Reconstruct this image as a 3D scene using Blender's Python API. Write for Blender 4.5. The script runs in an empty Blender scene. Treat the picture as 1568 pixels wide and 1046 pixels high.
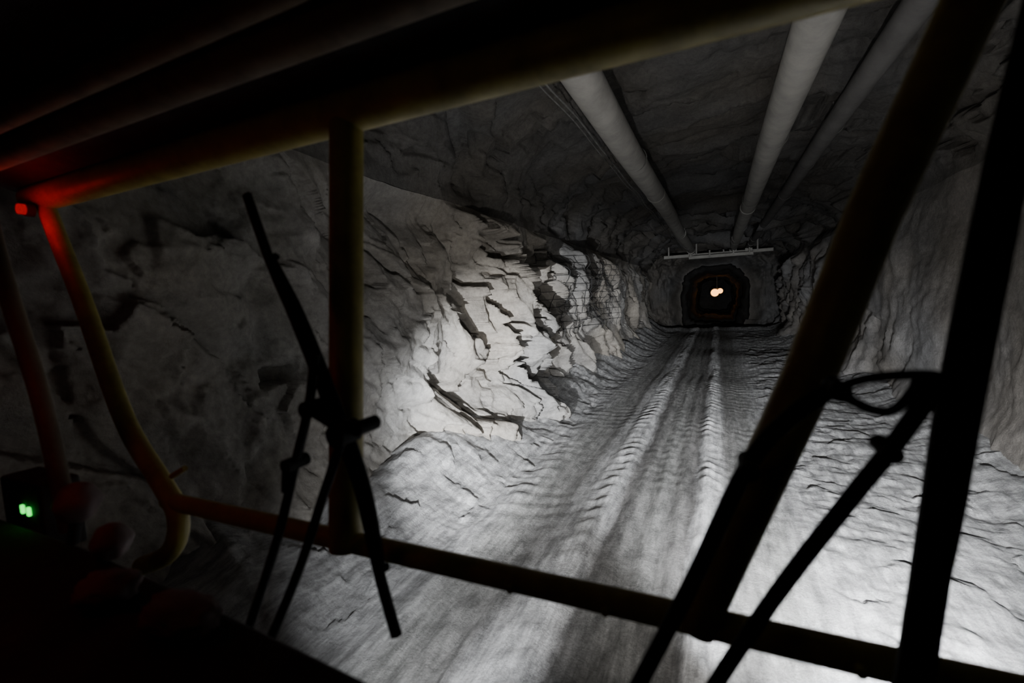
import bpy, bmesh, math, random
from mathutils import Vector, noise, Matrix
random.seed(4)
SC=bpy.context.scene
def link(o): SC.collection.objects.link(o); return o

# ------------------------------------------------------------ materials
def newmat(name):
    m=bpy.data.materials.new(name); m.use_nodes=True
    nt=m.node_tree; b=nt.nodes['Principled BSDF']; return m,nt,b
def ramp(nt,src,stops):
    r=nt.nodes.new('ShaderNodeValToRGB'); e=r.color_ramp.elements
    while len(e)<len(stops): e.new(0.5)
    for i,(p,c) in enumerate(stops):
        e[i].position=p; e[i].color=(c[0],c[1],c[2],1)
    nt.links.new(src,r.inputs[0]); return r.outputs[0]
def ntex(nt,vec,scale,detail=6,rough=.6,dist=0):
    n=nt.nodes.new('ShaderNodeTexNoise'); n.inputs['Scale'].default_value=scale
    n.inputs['Detail'].default_value=detail; n.inputs['Roughness'].default_value=rough
    n.inputs['Distortion'].default_value=dist
    nt.links.new(vec,n.inputs['Vector']); return n.outputs['Fac']
def mapping(nt,src,scale=(1,1,1),rot=(0,0,0)):
    m=nt.nodes.new('ShaderNodeMapping'); m.inputs['Scale'].default_value=scale
    m.inputs['Rotation'].default_value=rot; nt.links.new(src,m.inputs[0]); return m.outputs[0]
def mix(nt,f,a,b,mode='MIX'):
    m=nt.nodes.new('ShaderNodeMix'); m.data_type='RGBA'; m.blend_type=mode
    if isinstance(f,float): m.inputs[0].default_value=f
    else: nt.links.new(f,m.inputs[0])
    for s,i in ((a,6),(b,7)):
        if isinstance(s,tuple): m.inputs[i].default_value=s
        else: nt.links.new(s,m.inputs[i])
    return m.outputs[2]
def bump(nt,b,h,strength,dist):
    n=nt.nodes.new('ShaderNodeBump'); n.inputs['Strength'].default_value=strength
    n.inputs['Distance'].default_value=dist; nt.links.new(h,n.inputs['Height'])
    nt.links.new(n.outputs[0],b.inputs['Normal'])
def rockmat(name,lo,hi,bs=.6,fine=13):
    m,nt,b=newmat(name); tc=nt.nodes.new('ShaderNodeTexCoord').outputs['Object']
    n1=ntex(nt,tc,1.1,8,.65); c=ramp(nt,n1,[(.3,lo),(.7,hi)])
    n2=ntex(nt,mapping(nt,tc,(1,1,1)),14,5,.7)
    c2=ramp(nt,n2,[(.3,(.68,.68,.68)),(.7,(1.1,1.1,1.1))])
    n4=ntex(nt,tc,.35,3,.5); tint=ramp(nt,n4,[(.38,(1,.99,.98)),(.6,(1.0,.925,.83))])
    c=mix(nt,1.0,c,c2,'MULTIPLY'); c=mix(nt,1.0,c,tint,'MULTIPLY')
    nt.links.new(c,b.inputs['Base Color']); b.inputs['Roughness'].default_value=.9
    b.inputs['Specular IOR Level'].default_value=.2
    n3=ntex(nt,tc,fine,9,.75); bump(nt,b,n3,bs,.04)
    return m
M_left=rockmat('rock_rough',(.25,.25,.25),(.45,.445,.43),.75)
M_right=rockmat('rock_dusty',(.21,.21,.215),(.31,.31,.31),.6,22)
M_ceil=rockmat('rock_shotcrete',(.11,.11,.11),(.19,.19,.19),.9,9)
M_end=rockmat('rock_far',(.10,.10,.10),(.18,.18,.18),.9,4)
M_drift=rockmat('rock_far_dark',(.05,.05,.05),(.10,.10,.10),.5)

def floormat():
    m,nt,b=newmat('road_dust'); tc=nt.nodes.new('ShaderNodeTexCoord').outputs['Object']
    sx=nt.nodes.new('ShaderNodeSeparateXYZ'); nt.links.new(tc,sx.inputs[0])
    nd=ntex(nt,mapping(nt,tc,(1.2,.35,1)),1.6,6,.7)
    ma=nt.nodes.new('ShaderNodeMath'); ma.operation='MULTIPLY_ADD'; nt.links.new(nd,ma.inputs[0]); ma.inputs[1].default_value=.35
    nt.links.new(sx.outputs[0],ma.inputs[2])
    mr=nt.nodes.new('ShaderNodeMapRange'); mr.inputs[1].default_value=-4; mr.inputs[2].default_value=4
    nt.links.new(ma.outputs[0],mr.inputs[0])
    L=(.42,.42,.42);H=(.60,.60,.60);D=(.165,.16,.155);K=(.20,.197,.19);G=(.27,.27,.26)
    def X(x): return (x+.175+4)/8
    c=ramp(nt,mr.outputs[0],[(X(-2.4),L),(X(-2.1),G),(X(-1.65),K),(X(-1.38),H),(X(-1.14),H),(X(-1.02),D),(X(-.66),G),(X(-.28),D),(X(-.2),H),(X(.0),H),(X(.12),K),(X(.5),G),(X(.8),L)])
    n2=ntex(nt,mapping(nt,tc,(5,1.3,3)),2.2,8,.75); c2=ramp(nt,n2,[(.38,(.42,.42,.42)),(.6,(1.15,1.15,1.15))])
    c=mix(nt,.85,c,c2,'MULTIPLY')
    n5=ntex(nt,mapping(nt,tc,(9,.5,3)),2.0,4,.6); c5=ramp(nt,n5,[(.4,(.72,.72,.72)),(.6,(1.1,1.1,1.1))])
    c=mix(nt,.8,c,c5,'MULTIPLY')
    nt.links.new(c,b.inputs['Base Color']); b.inputs['Roughness'].default_value=.8
    b.inputs['Specular IOR Level'].default_value=.3
    n3=ntex(nt,tc,16,8,.75); bump(nt,b,n3,.7,.05); return m
M_floor=floormat()

def paint(name,col,rough=.45,metal=0,dirt=.5,sc=6):
    m,nt,b=newmat(name); tc=nt.nodes.new('ShaderNodeTexCoord').outputs['Object']
    n=ntex(nt,tc,sc,8,.7); d=tuple(k*(1-dirt) for k in col)
    c=ramp(nt,n,[(.35,d),(.62,col)]); nt.links.new(c,b.inputs['Base Color'])
    r=ramp(nt,n,[(.3,(min(1,rough+.25),)*3),(.7,(rough,)*3)]); nt.links.new(r,b.inputs['Roughness'])
    b.inputs['Metallic'].default_value=metal; return m
M_yel=paint('yellow_guard_paint',(.32,.26,.05),.42)
M_blk=paint('black_rubber',(.008,.008,.008),.8)
M_pipe=paint('dusty_pipe_steel',(.40,.39,.36),.7,0,.3,2)
M_pipe2=paint('dark_pipe_steel',(.15,.145,.14),.7,0,.3,2)  # darker steel tone for the third pipe
M_steel=paint('dusty_beam_steel',(.22,.22,.21),.6)
M_wire=paint('galvanised_mesh_wire',(.05,.05,.05),.6)
M_cab=paint('dark_cab_plastic',(.022,.02,.02),.7)
M_trim=paint('olive_cab_trim',(.11,.075,.04),.6)
M_cloth=paint('dusty_cloth',(.16,.12,.12),.95)
M_knob=paint('knob_plastic',(.16,.10,.10),.5)
def emis(name,col,s):
    m,nt,b=newmat(name); tc=nt.nodes.new('ShaderNodeTexCoord').outputs['Object']
    n=ntex(nt,tc,9,2); c=ramp(nt,n,[(.2,tuple(k*.8 for k in col)),(.8,col)])
    b.inputs['Base Color'].default_value=(.02,.02,.02,1)
    nt.links.new(c,b.inputs['Emission Color']); b.inputs['Emission Strength'].default_value=s; return m
M_green=emis('green_led',(.03,1,.10),3)
M_redled=emis('red_led',(1,.01,.01),.8)
M_redrefl=emis('red_reflection_disc',(1,.0,.0),.35)  # glowing disc that stands in for a red reflection
M_orange=emis('sodium_lamp_lens',(1,.40,.08),6)
M_head=emis('headlamp_lens',(1,.98,.95),3)

# ------------------------------------------------------------ mesh helpers
def obj_from(name,verts,faces,mat,smooth=True,parent=None):
    me=bpy.data.meshes.new(name); me.from_pydata(verts,[],faces); me.update()
    if smooth: me.polygons.foreach_set('use_smooth',[True]*len(me.polygons))
    me.materials.append(mat); o=link(bpy.data.objects.new(name,me))
    if parent: o.parent=parent
    return o
def empty(name,loc=(0,0,0)):
    e=bpy.data.objects.new(name,None); e.empty_display_size=.1; return link(e)
def spline(P,n=8):
    P=[Vector(p) for p in P]
    if len(P)<3: return P
    Q=[2*P[0]-P[1]]+P+[2*P[-1]-P[-2]]; out=[]
    for i in range(1,len(Q)-2):
        a,b,c,d=Q[i-1:i+3]
        for k in range(n):
            t=k/n; out.append(.5*((2*b)+(c-a)*t+(2*a-5*b+4*c-d)*t*t+(3*b-a-3*c+d)*t**3))
    out.append(P[-1]); return out
class MB:
    def __init__(s): s.v=[]; s.f=[]
    def tube(s,P,r,seg=12,flat=None,flatdir=(0,1,0)):
        P=[Vector(p) for p in P]; n=len(P); base=len(s.v); ref=Vector(flatdir)
        for i,p in enumerate(P):
            t=(P[min(i+1,n-1)]-P[max(i-1,0)]).normalized()
            a=ref-t*ref.dot(t)
            if a.length<.05:
                a=Vector((0,0,1)); a=a-t*a.dot(t)
                if a.length<.05: a=Vector((1,0,0)); a=a-t*a.dot(t)
            a.normalize(); b=t.cross(a)
            k=i/(n-1); rr=r if not isinstance(r,tuple) else r[0]*(1-k)+r[1]*k
            for j in range(seg):
                w=2*math.pi*j/seg+math.pi/seg
                s.v.append(p+a*math.cos(w)*rr*(flat or 1)+b*math.sin(w)*rr)
        for i in range(n-1):
            for j in range(seg):
                q=base+i*seg; s.f.append((q+j,q+(j+1)%seg,q+seg+(j+1)%seg,q+seg+j))
        s.f.append(tuple(base+j for j in range(seg))[::-1]); q=base+(n-1)*seg
        s.f.append(tuple(q+j for j in range(seg))); return s
    def box(s,c,d,rot=None):
        base=len(s.v); c=Vector(c)
        for x in (-1,1):
            for y in (-1,1):
                for z in (-1,1):
                    w=Vector((x*d[0]/2,y*d[1]/2,z*d[2]/2))
                    if rot: w=rot@w
                    s.v.append(c+w)
        for f in ((0,1,3,2),(4,6,7,5),(0,4,5,1),(2,3,7,6),(0,2,6,4),(1,5,7,3)):
            s.f.append(tuple(base+k for k in f))
        return s
    def make(s,name,mat,parent=None,smooth=True,bev=0):
        o=obj_from(name,s.v,s.f,mat,smooth,parent)
        bm=bmesh.new(); bm.from_mesh(o.data); bmesh.ops.recalc_face_normals(bm,faces=bm.faces); bm.to_mesh(o.data); bm.free()
        if smooth: 
            try: o.data.set_sharp_from_angle(angle=math.radians(40))
            except Exception: pass
        if bev:
            m=o.modifiers.new('bevel','BEVEL'); m.width=bev; m.segments=3
        return o
def sm(a,b,x):
    t=min(1,max(0,(x-a)/(b-a))); return t*t*(3-2*t)

# ------------------------------------------------------------ tunnel rock functions
def hsh(i,j,s):
    n=(i*374761393+j*668265263+s*974634777)&0xffffffff
    n=((n^(n>>13))*1274126177)&0xffffffff
    n=((n^(n>>15))*2246822519)&0xffffffff
    return ((n^(n>>16))&0xffff)/65535.-.5
F2=.5*(math.sqrt(3)-1)
def tri(x,y,s):
    """piecewise planar noise on a sheared triangle lattice: flat fracture facets, sharp creases"""
    k=(x+y)*F2; u=x+k; v=y+k; i=math.floor(u); j=math.floor(v); a=u-i; b=v-j
    h00=hsh(i,j,s); h11=hsh(i+1,j+1,s)
    if a>b:
        h=hsh(i+1,j,s); return h00*(1-a)+h*(a-b)+h11*b
    h=hsh(i,j+1,s); return h00*(1-b)+h*(b-a)+h11*a
def slab(x,y,s):
    """loose blocks: each cell is a tilted plane standing proud of its neighbours"""
    wx=x+.35*tri(x*2,y*2,s+20); wy=y+.35*tri(x*2,y*2,s+21)
    d,pts=noise.voronoi(Vector((wx,wy,s*.37))); c=pts[0]
    i=int(c.x*997); j=int(c.y*991)
    return hsh(i,j,s)+1.6*(hsh(i,j,s+1)*(wx-c.x)+hsh(i,j,s+2)*(wy-c.y))
def blast(y,z,amp,seed,steep=1.0,loose=0.0):
    w=noise.noise_vector(Vector((y*.8,z*.8,seed)))
    c,s=.82,.57
    Y=y+.35*w.x; Z=z+.35*w.y
    a=Y*c+Z*s; b=-Y*s+Z*c
    big=tri(a*.85,b*.55,seed)
    a2=a+steep*.55*big; 
    med=tri(a2*2.0,b*1.2,seed+1)
    a3=a2+steep*.25*med
    sml=tri(a3*4.6,b*3.0,seed+2)
    tin=tri(a3*10,b*7.5,seed+3)
    big=tri((a+steep*.6*big)*.85,b*.55,seed)
    r=amp*(1.35*big+.62*med+.22*sml+.05*tin)
    if loose>0: r+=loose*(.46*slab(a*1.4,b*.75,seed+7)+.17*slab(a2*3.4,b*2.0,seed+11))
    return r
def halfw(y): return 3.7+.75*sm(26,35,y)
CX=-.3
# slabs that have fallen out of the left wall: (y, z, half length, half width, lean, depth)
GASH=[(9.55,-.65,.85,.42,.32,1.25),(8.7,-1.0,.65,.26,.45,1.0),(10.0,.35,1.0,.38,.22,1.1),(8.0,-1.2,.45,.22,.6,.8),
      (8.9,1.05,.32,.65,1.2,.9),(10.2,1.0,.34,.55,1.0,.8),(6.4,-.35,.20,.40,.5,.85),(7.2,.10,.5,.20,.7,.7),
      (8.3,.2,.6,.26,.5,.85),(6.1,-1.5,.40,.14,.7,.55),(9.75,-1.45,.40,.28,.2,.75),(5.0,.5,.3,.09,.8,.3),
      (3.2,-.65,.10,.16,.3,.25),(18.3,.2,.9,.3,.1,.6),(20.2,-.3,.9,.3,.15,.6),(11.6,-1.55,.3,.3,.3,.5),(7.6,1.0,.22,.45,.9,.6),
      (7.5,-.75,.4,.16,.5,.65)]
def gash(y,z):
    t=0
    for gy,gz,hl,hw,ln,dp in GASH:
        dy=y-gy; dz=z-gz
        if abs(dy)>1.9 or abs(dz)>1.6: continue
        q=dy+ln*dz+.26*tri(dz*2.6,gy,3)+.14*tri(dz*6,gy,4)
        e=max(abs(q)/hw+.55*tri(y*3.5,z*3.5,8), abs(dz)/hl+.35*tri(y*4,z*3,9))
        t=max(t,dp*(1-sm(.85,1.05,e)))
    return t
def d_left(y,z):
    p=Vector((-4,y,z))
    zone=sm(4.5,7.5,y)
    amp=.40+.50*zone-.50*sm(12,19,y)
    d=blast(y,z,amp,11,1.3,.34+.70*zone*(1-sm(10.5,12,y)))+.022*noise.fractal(p*5,.75,2.1,4)
    edge=10.1+.40*z+.6*tri(z*1.4,3,5)
    d+=.50*sm(4.5,9.0,y)*(1-sm(edge,edge+.30,y))
    d+=.28*sm(10.5,13,y)*(1-sm(17.6,18.4,y))
    d-=gash(y,z)
    d+=.25*noise.noise(Vector((3,y*.5,z*.6)))
    d+=.35*sm(-1.2,-2.3,z)*(1+.6*noise.noise(Vector((1,y*.9,z))))
    d-=.25*sm(.9,1.4,z+.6*tri(y*1.3,2,77))*sm(2,5,y)
    return d
def x_left(y,z): return CX-halfw(y)+d_left(y,z)*(1-sm(1.3,1.75,z))+d_join(y)*sm(1.3,1.75,z)
def d_join(y): return .12*noise.fractal(Vector((7,y*.5,1)),.8,2,4)-.1
def d_right(y,z):
    p=Vector((3.4,y,z))
    d=blast(y,z,.14+.38*sm(9,18,y)+.6*sm(27,33,y),61,.9,.04+.3*sm(9,16,y))+.02*noise.fractal(p*5,.75,2.1,4)
    return d+.25*sm(-1.5,-2.3,z)+.2*noise.noise(Vector((9,y*.5,z*.6)))
def x_right(y,z): return CX+halfw(y)-d_right(y,z)*(1-sm(1.3,1.75,z))-d_join(y+50)*sm(1.3,1.75,z)
def ceil_pt(y,k):
    th=math.pi*(1-k); c=math.cos(th); s_=math.sin(th)
    x=CX+halfw(y)*math.copysign(abs(c)**.85,c); z=1.7+1.55*abs(s_)**.8
    e=sm(0,.06,k)*(1-sm(.94,1,k))
    p=Vector((x,y,z))
    f=.05*noise.fractal(p*1.5,.8,2.1,6)+blast(y*.8,k*9*.8,.24+.35*sm(14,22,y),91,.8,.60)-.12
    n=Vector((-c,0,-s_))
    jl=d_join(y)*(1-sm(0,.08,k)); jr=d_join(y+50)*sm(.92,1,k)
    return p+n*f*e+Vector((jl-jr,0,0))
def rut(x,c,w): return math.exp(-((x-c)/w)**2)
def floor_z(x,y):
    p=Vector((x,y,0))
    z=-2.4+.08*noise.noise(Vector((x*.35,y*.3,0)))
    wv=.08*noise.noise(Vector((0,y*.30,5)))
    u=x+wv
    z-=.05*(rut(u,-.65,.42)+.9*rut(u,-1.8,.30)+.6*rut(u,.45,.3))
    patch=max(0,.45+1.2*noise.noise(Vector((x*1.5,y*.7,12))))
    rid=rut(u,-1.24,.12)+rut(u,-.10,.11)+.5*rut(u,-2.25,.13)
    z+=.046*rid*(1+.8*noise.noise(Vector((x*4,y*1.5,2))))
    wob=1.6*noise.noise(Vector((x*.8,y*.9,7)))
    tr=math.sin(y*2*math.pi/.31+9*abs(u+.65)+wob)
    z+=.032*rid*patch*max(-.35,tr)
    z+=.006*patch*(rut(u,-.65,.4)+rut(u,-1.8,.3)+rut(u,.45,.3))*tr
    z+=.016*math.sin(u*26+2*noise.noise(Vector((x,y*.25,3))))*rut(u,-.7,1.2)
    side=sm(.5,1.3,u)+sm(-2.1,-2.8,u)
    lu=min(1,side+.25)
    if side>0:
        r2=tri(x*3.0-1.1*y,y*2.6,7)
        r3=slab(x*2.0+1.0*y,y*1.9-.9*x,3)
        z+=side*(.045*r2+.040*r3+.022*noise.fractal(p*2.4,.8,2.1,5))
    z+=lu*.010*noise.fractal(p*6,.7,2.1,5)+lu*.03*max(0,noise.noise(p*7)-.2)
    z+=.55*sm(CX-halfw(y)+1.5,CX-halfw(y)+.2,x)*(1+.8*tri(x,y*1.1,6))+.30*sm(CX+halfw(y)-1.0,CX+halfw(y)-.1,x)
    cr=32.6+1.4*tri(x*.8,0,9)
    z+=.14*sm(cr-1.6,cr-.3,y)-1.1*sm(cr,cr+.7,y)
    return z
def ys(y0,y1,near,k):
    L=[y0]
    while L[-1]<y1: L.append(L[-1]+max(near,k*L[-1]))
    L[-1]=y1; return L
def grid(name,U,V,fn,mat,flip=False):
    v=[fn(a,b) for a in U for b in V]; n=len(V); f=[]
    for i in range(len(U)-1):
        for j in range(n-1):
            q=i*n+j; t=(q,q+1,q+n+1,q+n); f.append(t[::-1] if flip else t)
    return obj_from(name,v,f,mat)
def lin(a,b,n): return [a+(b-a)*i/n for i in range(n+1)]
YE=37.5
Yw=ys(-2,YE,.026,.0036)
grid('wall_left',Yw,lin(-3.2,1.7,230),lambda y,z:(x_left(y,z),y,z),M_left,True)
Yr=ys(-2,YE,.045,.007)
grid('wall_right',Yr,lin(-3.4,1.7,130),lambda y,z:(x_right(y,z),y,z),M_right)
Yc=ys(-2,YE,.05,.008)
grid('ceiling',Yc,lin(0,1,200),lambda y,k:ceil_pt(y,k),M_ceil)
Yf=ys(-2,YE,.03,.005)
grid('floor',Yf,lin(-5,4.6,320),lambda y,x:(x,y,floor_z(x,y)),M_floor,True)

def prof(k,x0,x1,z0,z1,rad):
    cx,cz=(x0+x1)/2,(z0+z1)/2; th=2*math.pi*k; e=rad
    c,s_=math.cos(th),math.sin(th)
    return (cx+(x1-x0)/2*math.copysign(abs(c)**e,c), cz+(z1-z0)/2*math.copysign(abs(s_)**e,s_))
def wob(a,k,amt):
    r=1+amt*noise.fractal(Vector((math.cos(6.283*k)*2,math.sin(6.283*k)*2,3)),.8,2,4)
    return (a[0]*r,a[1]*r)
OP=(-2.6,2.2,-3.3,2.0,.60)
def endface(t,k):
    a=wob(prof(k,*OP),k,.12); b=prof(k,-5.4,5.2,-3.6,3.9,.5)
    x=a[0]*(1-t)+b[0]*t; z=a[1]*(1-t)+b[1]*t
    y=YE-.8+(1.3*noise.fractal(Vector((x*.5,z*.5,4)),.8,2,6)+.9*tri(x*.9,z*.9,15))*sm(0,.35,t)+1.4*(1-sm(0,.35,t))
    return (x,y,z)
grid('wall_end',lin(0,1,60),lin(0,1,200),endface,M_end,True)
def far(y,k):
    g=sm(YE+.5,YE+3,y)
    x,z=wob(prof(k,*OP),k,.12)
    w=g*(.25*noise.fractal(Vector((x*.6,y*.35,z*.6)),.8,2,5)-.30*sm(0,1,math.sin(y*.8)))
    d=Vector((x,0,z)).normalized()
    return (x+d.x*w,y,z+d.z*w+.4*g*(z<-1))
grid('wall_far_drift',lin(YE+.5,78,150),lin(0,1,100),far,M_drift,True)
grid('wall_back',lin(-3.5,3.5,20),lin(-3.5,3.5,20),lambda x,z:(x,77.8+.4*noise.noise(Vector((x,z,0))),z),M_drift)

mw=MB()
for i in range(30):
    y=10.9+i*.23
    mw.tube([(x_left(y,z)+.06,y,z) for z in lin(-.75-.3*math.sin(i*.5),1.2,30)],.010,4)
for i in range(11):
    z=-.8+i*.2
    mw.tube([(x_left(y,z)+.06,y,z) for y in lin(10.9,17.5,100)],.009,4)
mw.make('rock_support_mesh',M_wire)

# ------------------------------------------------------------ pipes & beam
def pipe(name,x,z,r,joint,mat):
    e=empty(name); m=MB(); P=[(x+.015*math.sin(y*.5),y,z+.02*math.cos(y*.4)) for y in lin(-2,32.3,60)]
    m.tube(P,r,28); m.make('pipe_run',mat,e)
    m=MB()
    for i in range(4):
        y=joint+i*9
        if y<32: m.tube([(x,y-.06,z),(x,y+.06,z)],r*1.05,28)
    m.make('couplings',mat,e)
    m=MB()
    for i in range(6):
        y=3.5+i*6
        if y>31.8: break
        m.tube([(x,y,z+r),(x,y,3.3)],.010,6)
        arc=[(x+r*1.03*math.cos(a),y,z+r*1.03*math.sin(a)) for a in lin(0,2*math.pi,24)]
        m.tube(arc,.008,6)
    m.make('hangers',M_steel,e)
pipe('ventilation_pipe',-1.47,2.68,.23,13,M_pipe)
pipe('ventilation_pipe.001',.93,2.68,.22,17,M_pipe)
pipe('water_pipe',1.80,2.70,.15,12,M_pipe2)
m=MB()
for x0,z0,r in ((-1.92,2.74,.014),(-1.98,2.71,.010)):
    m.tube(spline([(x0+.02*math.sin(i*2.1),-2+i*1.5,z0-.05*(i%2)) for i in range(23)],4),r,8)
m.make('power_cable',M_steel)
e=empty('pipe_support_beam'); m=MB()
for y,z,x0,x1 in ((32.2,2.42,-3.2,3.15),(31.2,2.22,-1.6,2.0)):
    m.box(((x0+x1)/2,y,z+.08),(x1-x0,.2,.03)); m.box(((x0+x1)/2,y,z-.08),(x1-x0,.2,.03)); m.box(((x0+x1)/2,y,z),(x1-x0,.03,.16))
m.make('i_beams',M_pipe,e,False)
m=MB()
for x in (-2.9,-1.2,.4,2.3): m.tube([(x,32.2,2.4),(x,32.2,3.4)],.05,8)
for x in (-1.5,-.4,.93,1.8): m.tube([(x,31.2,2.2),(x,31.2,2.6)],.05,8)
for x in (-1.47,.93,1.8): m.box((x,32.0,2.45),(.4,.1,.3))
m.make('posts_and_brackets',M_pipe,e,False)

# ------------------------------------------------------------ far lamp
e=empty('tunnel_lamp'); m=MB()
m.tube([(0,60,.45),(0,60,2.9)],.03,8); m.box((0,60,.40),(.9,.3,.08)); m.make('hanging_bracket',M_steel,e,False)
for i,(x,z,r) in enumerate(((-.24,-.08,.44),(.34,.10,.30))):
    m=MB(); m.tube([(x,59.7,z),(x,59.95,z)],r,20); m.make('lens_%d'%(i+1),M_orange,e)
    m=MB(); m.tube([(x,59.8,z),(x,60.15,z)],(r*1.1,r*.6),20); m.make('housing_%d'%(i+1),M_steel,e)

# ------------------------------------------------------------ cab guard frame
def GP(x,z,off=0): return Vector((x,.917+.1146*z+off,z))
def WP(x,z,off=0): return Vector((x,.80+.1146*z+off,z))
e=empty('cab_guard_frame')
m=MB(); m.tube([GP(-2.62,.525),GP(1.3,.525)],.056,24)
m.make('top_tube',M_yel,e)
m=MB(); m.tube([GP(-1.66,-.60),GP(.9,-.60)],.027,20); m.make('bottom_tube',M_yel,e)
m=MB(); m.tube([GP(-.893,.53),GP(-.886,-.62)],.043,20); m.make('centre_post',M_yel,e)
m=MB(); m.tube([GP(.40,.53),GP(.23,.11),GP(.14,-.15),GP(-.045,-.61)],.040,20); m.make('slanted_post',M_yel,e)
m=MB(); m.tube(spline([GP(-2.532,.50),GP(-2.381,.297),GP(-2.201,.057),GP(-1.924,-.346),GP(-1.705,-.538),GP(-1.613,-.623),GP(-1.604,-.705),GP(-1.663,-.779),GP(-1.80,-.84)],8),.031,18)
m.tube([GP(-1.64,-.52),GP(-1.57,-.485)],.009,8)
m.make('corner_post',M_yel,e)
m=MB()
for x in (-.4,-.2,.2): m.tube([GP(x,-.60,-.04),GP(x,-.60,-.02)],.009,6)
m.make('bolts',M_yel,e)
m=MB()
for x in (-2.7,1.5):
    for y,z in ((.99,.55),(1.03,.57),(.70,.66),(.68,.63)): m.v.append(Vector((x,y,z)))
m.f+= [(0,1,5,4),(1,2,6,5),(2,3,7,6),(3,0,4,7),(0,3,2,1),(4,5,6,7)]
m.make('canopy_plate',M_cab,e,False)

# ------------------------------------------------------------ wipers
def wiper(name,blade,arms,extra,w,hubs,rb,bh):
    e=empty(name)
    B=spline([WP(*p) for p in blade],8)
    m=MB(); m.tube(B,rb,8,.7)
    n=len(B)
    t=(B[-1]-B[0]).normalized(); side=Vector((t.z,0,-t.x))
    if side.x<0: side=-side
    def bow(i0,i1,h,r):
        P=[]
        for i in range(i0,i1+1):
            k=(i-i0)/(i1-i0); P.append(B[i]+side*(h*math.sin(math.pi*k)**.6)+Vector((0,-.012,0))*math.sin(math.pi*k))
        m.tube(P,r,8)
    m.make('rubber_blade',M_blk,e); m=MB()
    bow(int(n*.15),int(n*.85),w*bh,w*.30)
    bow(int(n*.02),int(n*.35),w*bh*.45,w*.2); bow(int(n*.65),int(n*.98),w*bh*.45,w*.2)
    for k in (.18,.35,.5,.65,.82):
        i=int(n*k); m.tube([B[i],B[i]+side*w*bh*.7],w*.25,8)
    m.make('blade_bow',M_blk,e)
    m=MB()
    for P,r in arms: m.tube(spline([WP(x,z,-.03) for x,z in P],6),r,10)
    for P,r in extra: m.tube(spline([WP(x,z,-.035) for x,z in P],6),r,10)
    m.make('pantograph_arms',M_blk,e)
    m=MB()
    for x,z,r in hubs: m.tube([WP(x,z,-.06),WP(x,z,.0)],r,16)
    m.make('pivots',M_blk,e)
wiper('windshield_wiper',[(-1.12,.31),(-1.03,.13),(-.94,-.02),(-.84,-.20),(-.74,-.39),(-.68,-.57),(-.63,-.70)],
  [([(-1.06,-.78),(-.96,-.54),(-.90,-.35),(-.86,-.22),(-.84,-.10)],.011),([(-.98,-.78),(-.88,-.58),(-.81,-.41),(-.75,-.27)],.011)],
  [([(-.90,-.35),(-.925,-.36),(-.93,-.42)],.008),([(-.76,-.265),(-.69,-.25)],.013),([(-.84,-.22),(-.74,-.26)],.018)],
  .036,[(-.75,-.27,.026),(-.69,-.25,.016),(-.90,-.35,.016),(-.84,-.22,.02)],.015,1.1)
wiper('windshield_wiper.001',[(.395,.42),(.357,.23),(.334,.11),(.290,-.15),(.268,-.32),(.246,-.49),(.23,-.6)],
  [([(-.20,-.80),(-.14,-.67),(-.04,-.45),(.04,-.26),(.10,-.18),(.15,-.14)],.013),([(-.10,-.80),(-.03,-.64),(.07,-.45),(.16,-.30),(.21,-.22),(.25,-.15)],.012)],
  [([(.15,-.14),(.19,-.125),(.25,-.12),(.27,-.13)],.007),([(.155,-.15),(.19,-.168),(.215,-.165),(.24,-.13)],.007)],
  .036,[(.15,-.142,.014),(.255,-.14,.016),(.04,-.26,.014),(.205,-.22,.012)],.022,.35)

# ------------------------------------------------------------ cab interior
e=empty('dashboard'); m=MB()
prof_d=[(.575,-.63),(.57,-.605),(.52,-.60),(.20,-.60),(.05,-.66),(.02,-.95),(.60,-.95)]
X=[-2.3,-1.6,-1.2,-.46,0,.9]
for x in X:
    for y,z in prof_d: m.v.append(Vector((x,y+(-.05 if x>-.9 else .0)*(y>.5)+(.02 if x<-1.5 else 0)*(y>.5),z)))
n=len(prof_d)
for i in range(len(X)-1):
    for j in range(n): m.f.append((i*n+j,i*n+(j+1)%n,(i+1)*n+(j+1)%n,(i+1)*n+j))
m.f.append(tuple(range(n))); m.f.append(tuple((len(X)-1)*n+j for j in range(n)))
m.make('dash_top',M_cab,e,False,.012)
e=empty('digital_display_unit'); m=MB(); m.box((-1.98,.66,-.59),(.26,.10,.22)); m.tube([(-1.98,.68,-.8),(-1.98,.68,-.6)],.03,10); m.make('housing',M_cab,e,False,.012)
def seg7(cx,cz,h,segs,mb,y=.605):
    w=h*.5; t=h*.17
    S={'a':(0,h/2,w,t),'g':(0,0,w,t),'d':(0,-h/2,w,t),'b':(w/2,h/4,t,h/2),'c':(w/2,-h/4,t,h/2),'f':(-w/2,h/4,t,h/2),'e':(-w/2,-h/4,t,h/2)}
    for k in segs: x,z,a,b=S[k]; mb.box((cx+x,y,cz+z),(a,.006,b))
m=MB(); seg7(-1.955,-.565,.022,'abgcdef',m); seg7(-1.915,-.567,.022,'abgcdef',m); m.make('green_digits',M_green,e,False)
m=MB(); seg7(-1.95,-.655,.016,'abcd',m); seg7(-1.925,-.655,.016,'bc',m); m.make('red_digits',M_redled,e,False)

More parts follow.
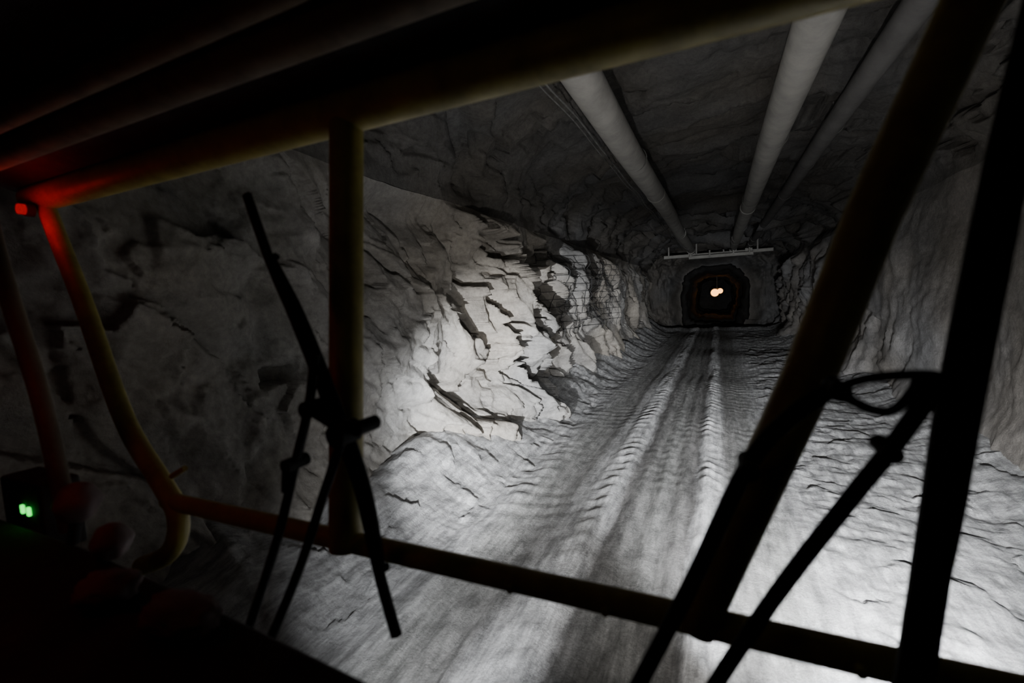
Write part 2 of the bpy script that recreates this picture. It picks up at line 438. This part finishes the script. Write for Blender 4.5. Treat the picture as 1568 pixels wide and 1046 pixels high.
def lump(name,c,r,mat,seed,sub=4,amp=.35):
    bm=bmesh.new(); bmesh.ops.create_icosphere(bm,subdivisions=sub,radius=1)
    for v in bm.verts:
        p=v.co.copy(); k=1+amp*noise.fractal(p*1.5+Vector((seed,0,0)),.7,2.2,4)+amp*.5*(.4-abs(noise.noise(p*3+Vector((0,seed,0)))))
        v.co=Vector((p.x*r[0]*k+c[0],p.y*r[1]*k+c[1],p.z*r[2]*k+c[2]))
    me=bpy.data.meshes.new(name); bm.to_mesh(me); bm.free(); me.materials.append(mat)
    me.polygons.foreach_set('use_smooth',[True]*len(me.polygons)); return link(bpy.data.objects.new(name,me))
def lever(name,x,y,z,r):
    e=empty(name); m=MB(); m.tube([(x,y-.02,-.598),(x,y-.01,-.55),(x,y,z)],.014,10); m.make('stem',M_blk,e)
    m=MB(); b=len(m.v); seg=20
    for i in range(13):
        a=-math.pi/2+math.pi*i/12; rr=max(.001,math.cos(a))*r*(1.0+.06*math.cos(6*a)); 
        for j in range(seg):
            w=2*math.pi*j/seg; q=rr*(1+.06*math.cos(5*w)); m.v.append(Vector((x+q*math.cos(w),y+q*math.sin(w),z+r*1.1*math.sin(a))))
    for i in range(12):
        for j in range(seg): m.f.append((b+i*seg+j,b+i*seg+(j+1)%seg,b+(i+1)*seg+(j+1)%seg,b+(i+1)*seg+j))
    m.make('grip',M_knob,e)
lever('control_lever',-1.60,.60,-.49,.05)
lever('control_lever.001',-1.40,.58,-.555,.042)
lump('work_glove',(-.96,.49,-.575),(.10,.05,.024),M_cloth,3,4,.25)
lump('crumpled_rag',(-1.20,.48,-.57),(.07,.05,.028),M_cloth,8,4,.25)

e=empty('cab_shell'); m=MB(); m.tube([(-2.3,.75,.585),(1.2,.75,.585)],.05,18); m.tube([(-2.3,.66,.60),(1.2,.66,.60)],.03,12)
m.make('roof_header',M_trim,e)
m=MB(); m.box((-.55,-.1,.72),(3.6,1.9,.06)); m.make('roof_liner',M_cab,e,False,.01)
m=MB(); m.tube(spline([(-2.15,.66,.60),(-1.95,.62,.30),(-1.84,.60,.12),(-1.72,.60,-.22),(-1.66,.60,-.58)],6),.022,14)
m.tube(spline([(-2.2,.35,.60),(-1.98,.34,.0),(-1.9,.34,-.58)],6),.04,14)
m.make('side_pillars',M_trim,e)
m=MB(); m.box((-2.42,-.2,-.1),(.04,1.4,1.7)); m.make('side_panel',M_cab,e,False,.01)

e=empty('red_reflection_standin'); m=MB(); m.tube([GP(-2.50,.455,-.090),GP(-2.50,.455,-.065)],.020,16); m.make('lens',M_redrefl,e)  # added emitter in place of a red reflection at the frame corner
m=MB(); m.tube([GP(-2.50,.455,-.070),GP(-2.50,.455,-.045)],.026,16); m.make('bezel',M_blk,e)

# ------------------------------------------------------------ lights
def light(name,kind,loc,energy,col=(1,1,1),tgt=None,**kw):
    l=bpy.data.lights.new(name,kind); l.energy=energy; l.color=col
    for k,v in kw.items(): setattr(l,k,v)
    o=link(bpy.data.objects.new(name,l)); o.location=loc
    if tgt: o.rotation_euler=(Vector(tgt)-Vector(loc)).to_track_quat('-Z','Y').to_euler()
    return o
cool=(.95,.97,1)
heads=[((.75,1.35,-1.12),(.75,5.6,-2.4),5400,66,1.0),
       ((-1.35,1.15,-1.50),(-3.9,9.3,-1.6),5600,44,1.0),
       ((.50,1.35,-1.15),(-.3,17,-1.6),5000,32,1.0),
       ((-1.10,1.10,-1.50),(-2.7,4.7,-2.5),430,74,1.0)]
for i,(p,t,en,ang,bl) in enumerate(heads):
    light('headlamp_beam_%d'%(i+1),'SPOT',p,en,cool,t,spot_size=math.radians(ang),spot_blend=bl,shadow_soft_size=.02)
    nm='vehicle_headlamp' if i==0 else 'vehicle_headlamp.%03d'%i
    e=empty(nm); d=(Vector(t)-Vector(p)).normalized(); p=Vector(p)
    m=MB(); m.tube([p-d*.16,p-d*.05],(.04,.085),20); m.tube([p-d*.1,p-d*.1-Vector((0,.02,.25))],.015,8); m.make('housing',M_blk,e)
    m=MB(); m.tube([p-d*.055,p-d*.045],.075,20); m.make('lens',M_head,e)
light('wide_flood','SPOT',(-.3,1.35,-1.2),390,(1,.97,.93),(-.1,9,.6),spot_size=math.radians(135),spot_blend=1,shadow_soft_size=.04)
light('sodium_glow','POINT',(0,58.5,0),4,(1,.55,.2),shadow_soft_size=.2)
light('red_reflection_glow','POINT',(-2.40,.85,.42),.45,(1,.0,.0),shadow_soft_size=.03)  # added red light, spreads the reflection's glow along the bars
light('red_dash_glow','POINT',(-1.45,.25,-.15),.5,(1,.06,.04),shadow_soft_size=.05)
light('cab_fill_glow','POINT',(-.5,-.35,.45),.40,(1,.85,.5),shadow_soft_size=.08)  # added warm fill for the inner side of the guard frame, no fixture

w=bpy.data.worlds.new('underground_dark'); SC.world=w; w.use_nodes=True
w.node_tree.nodes['Background'].inputs[0].default_value=(.0,.0,.0,1)

# ------------------------------------------------------------ camera
cd=bpy.data.cameras.new('camera'); cam=link(bpy.data.objects.new('camera',cd)); SC.camera=cam
cd.sensor_width=36; cd.lens=16.0; cd.clip_start=.02; cd.clip_end=300
R=Vector((.9114,.4087,-.0473)).normalized(); F=Vector((-.4114,.9073,-.0872)); F=(F-R*F.dot(R)).normalized(); U=R.cross(F)
cam.matrix_world=Matrix(((R.x,U.x,-F.x,0),(R.y,U.y,-F.y,0),(R.z,U.z,-F.z,0),(0,0,0,1)))
cd.dof.use_dof=True; cd.dof.focus_distance=12; cd.dof.aperture_fstop=1.8
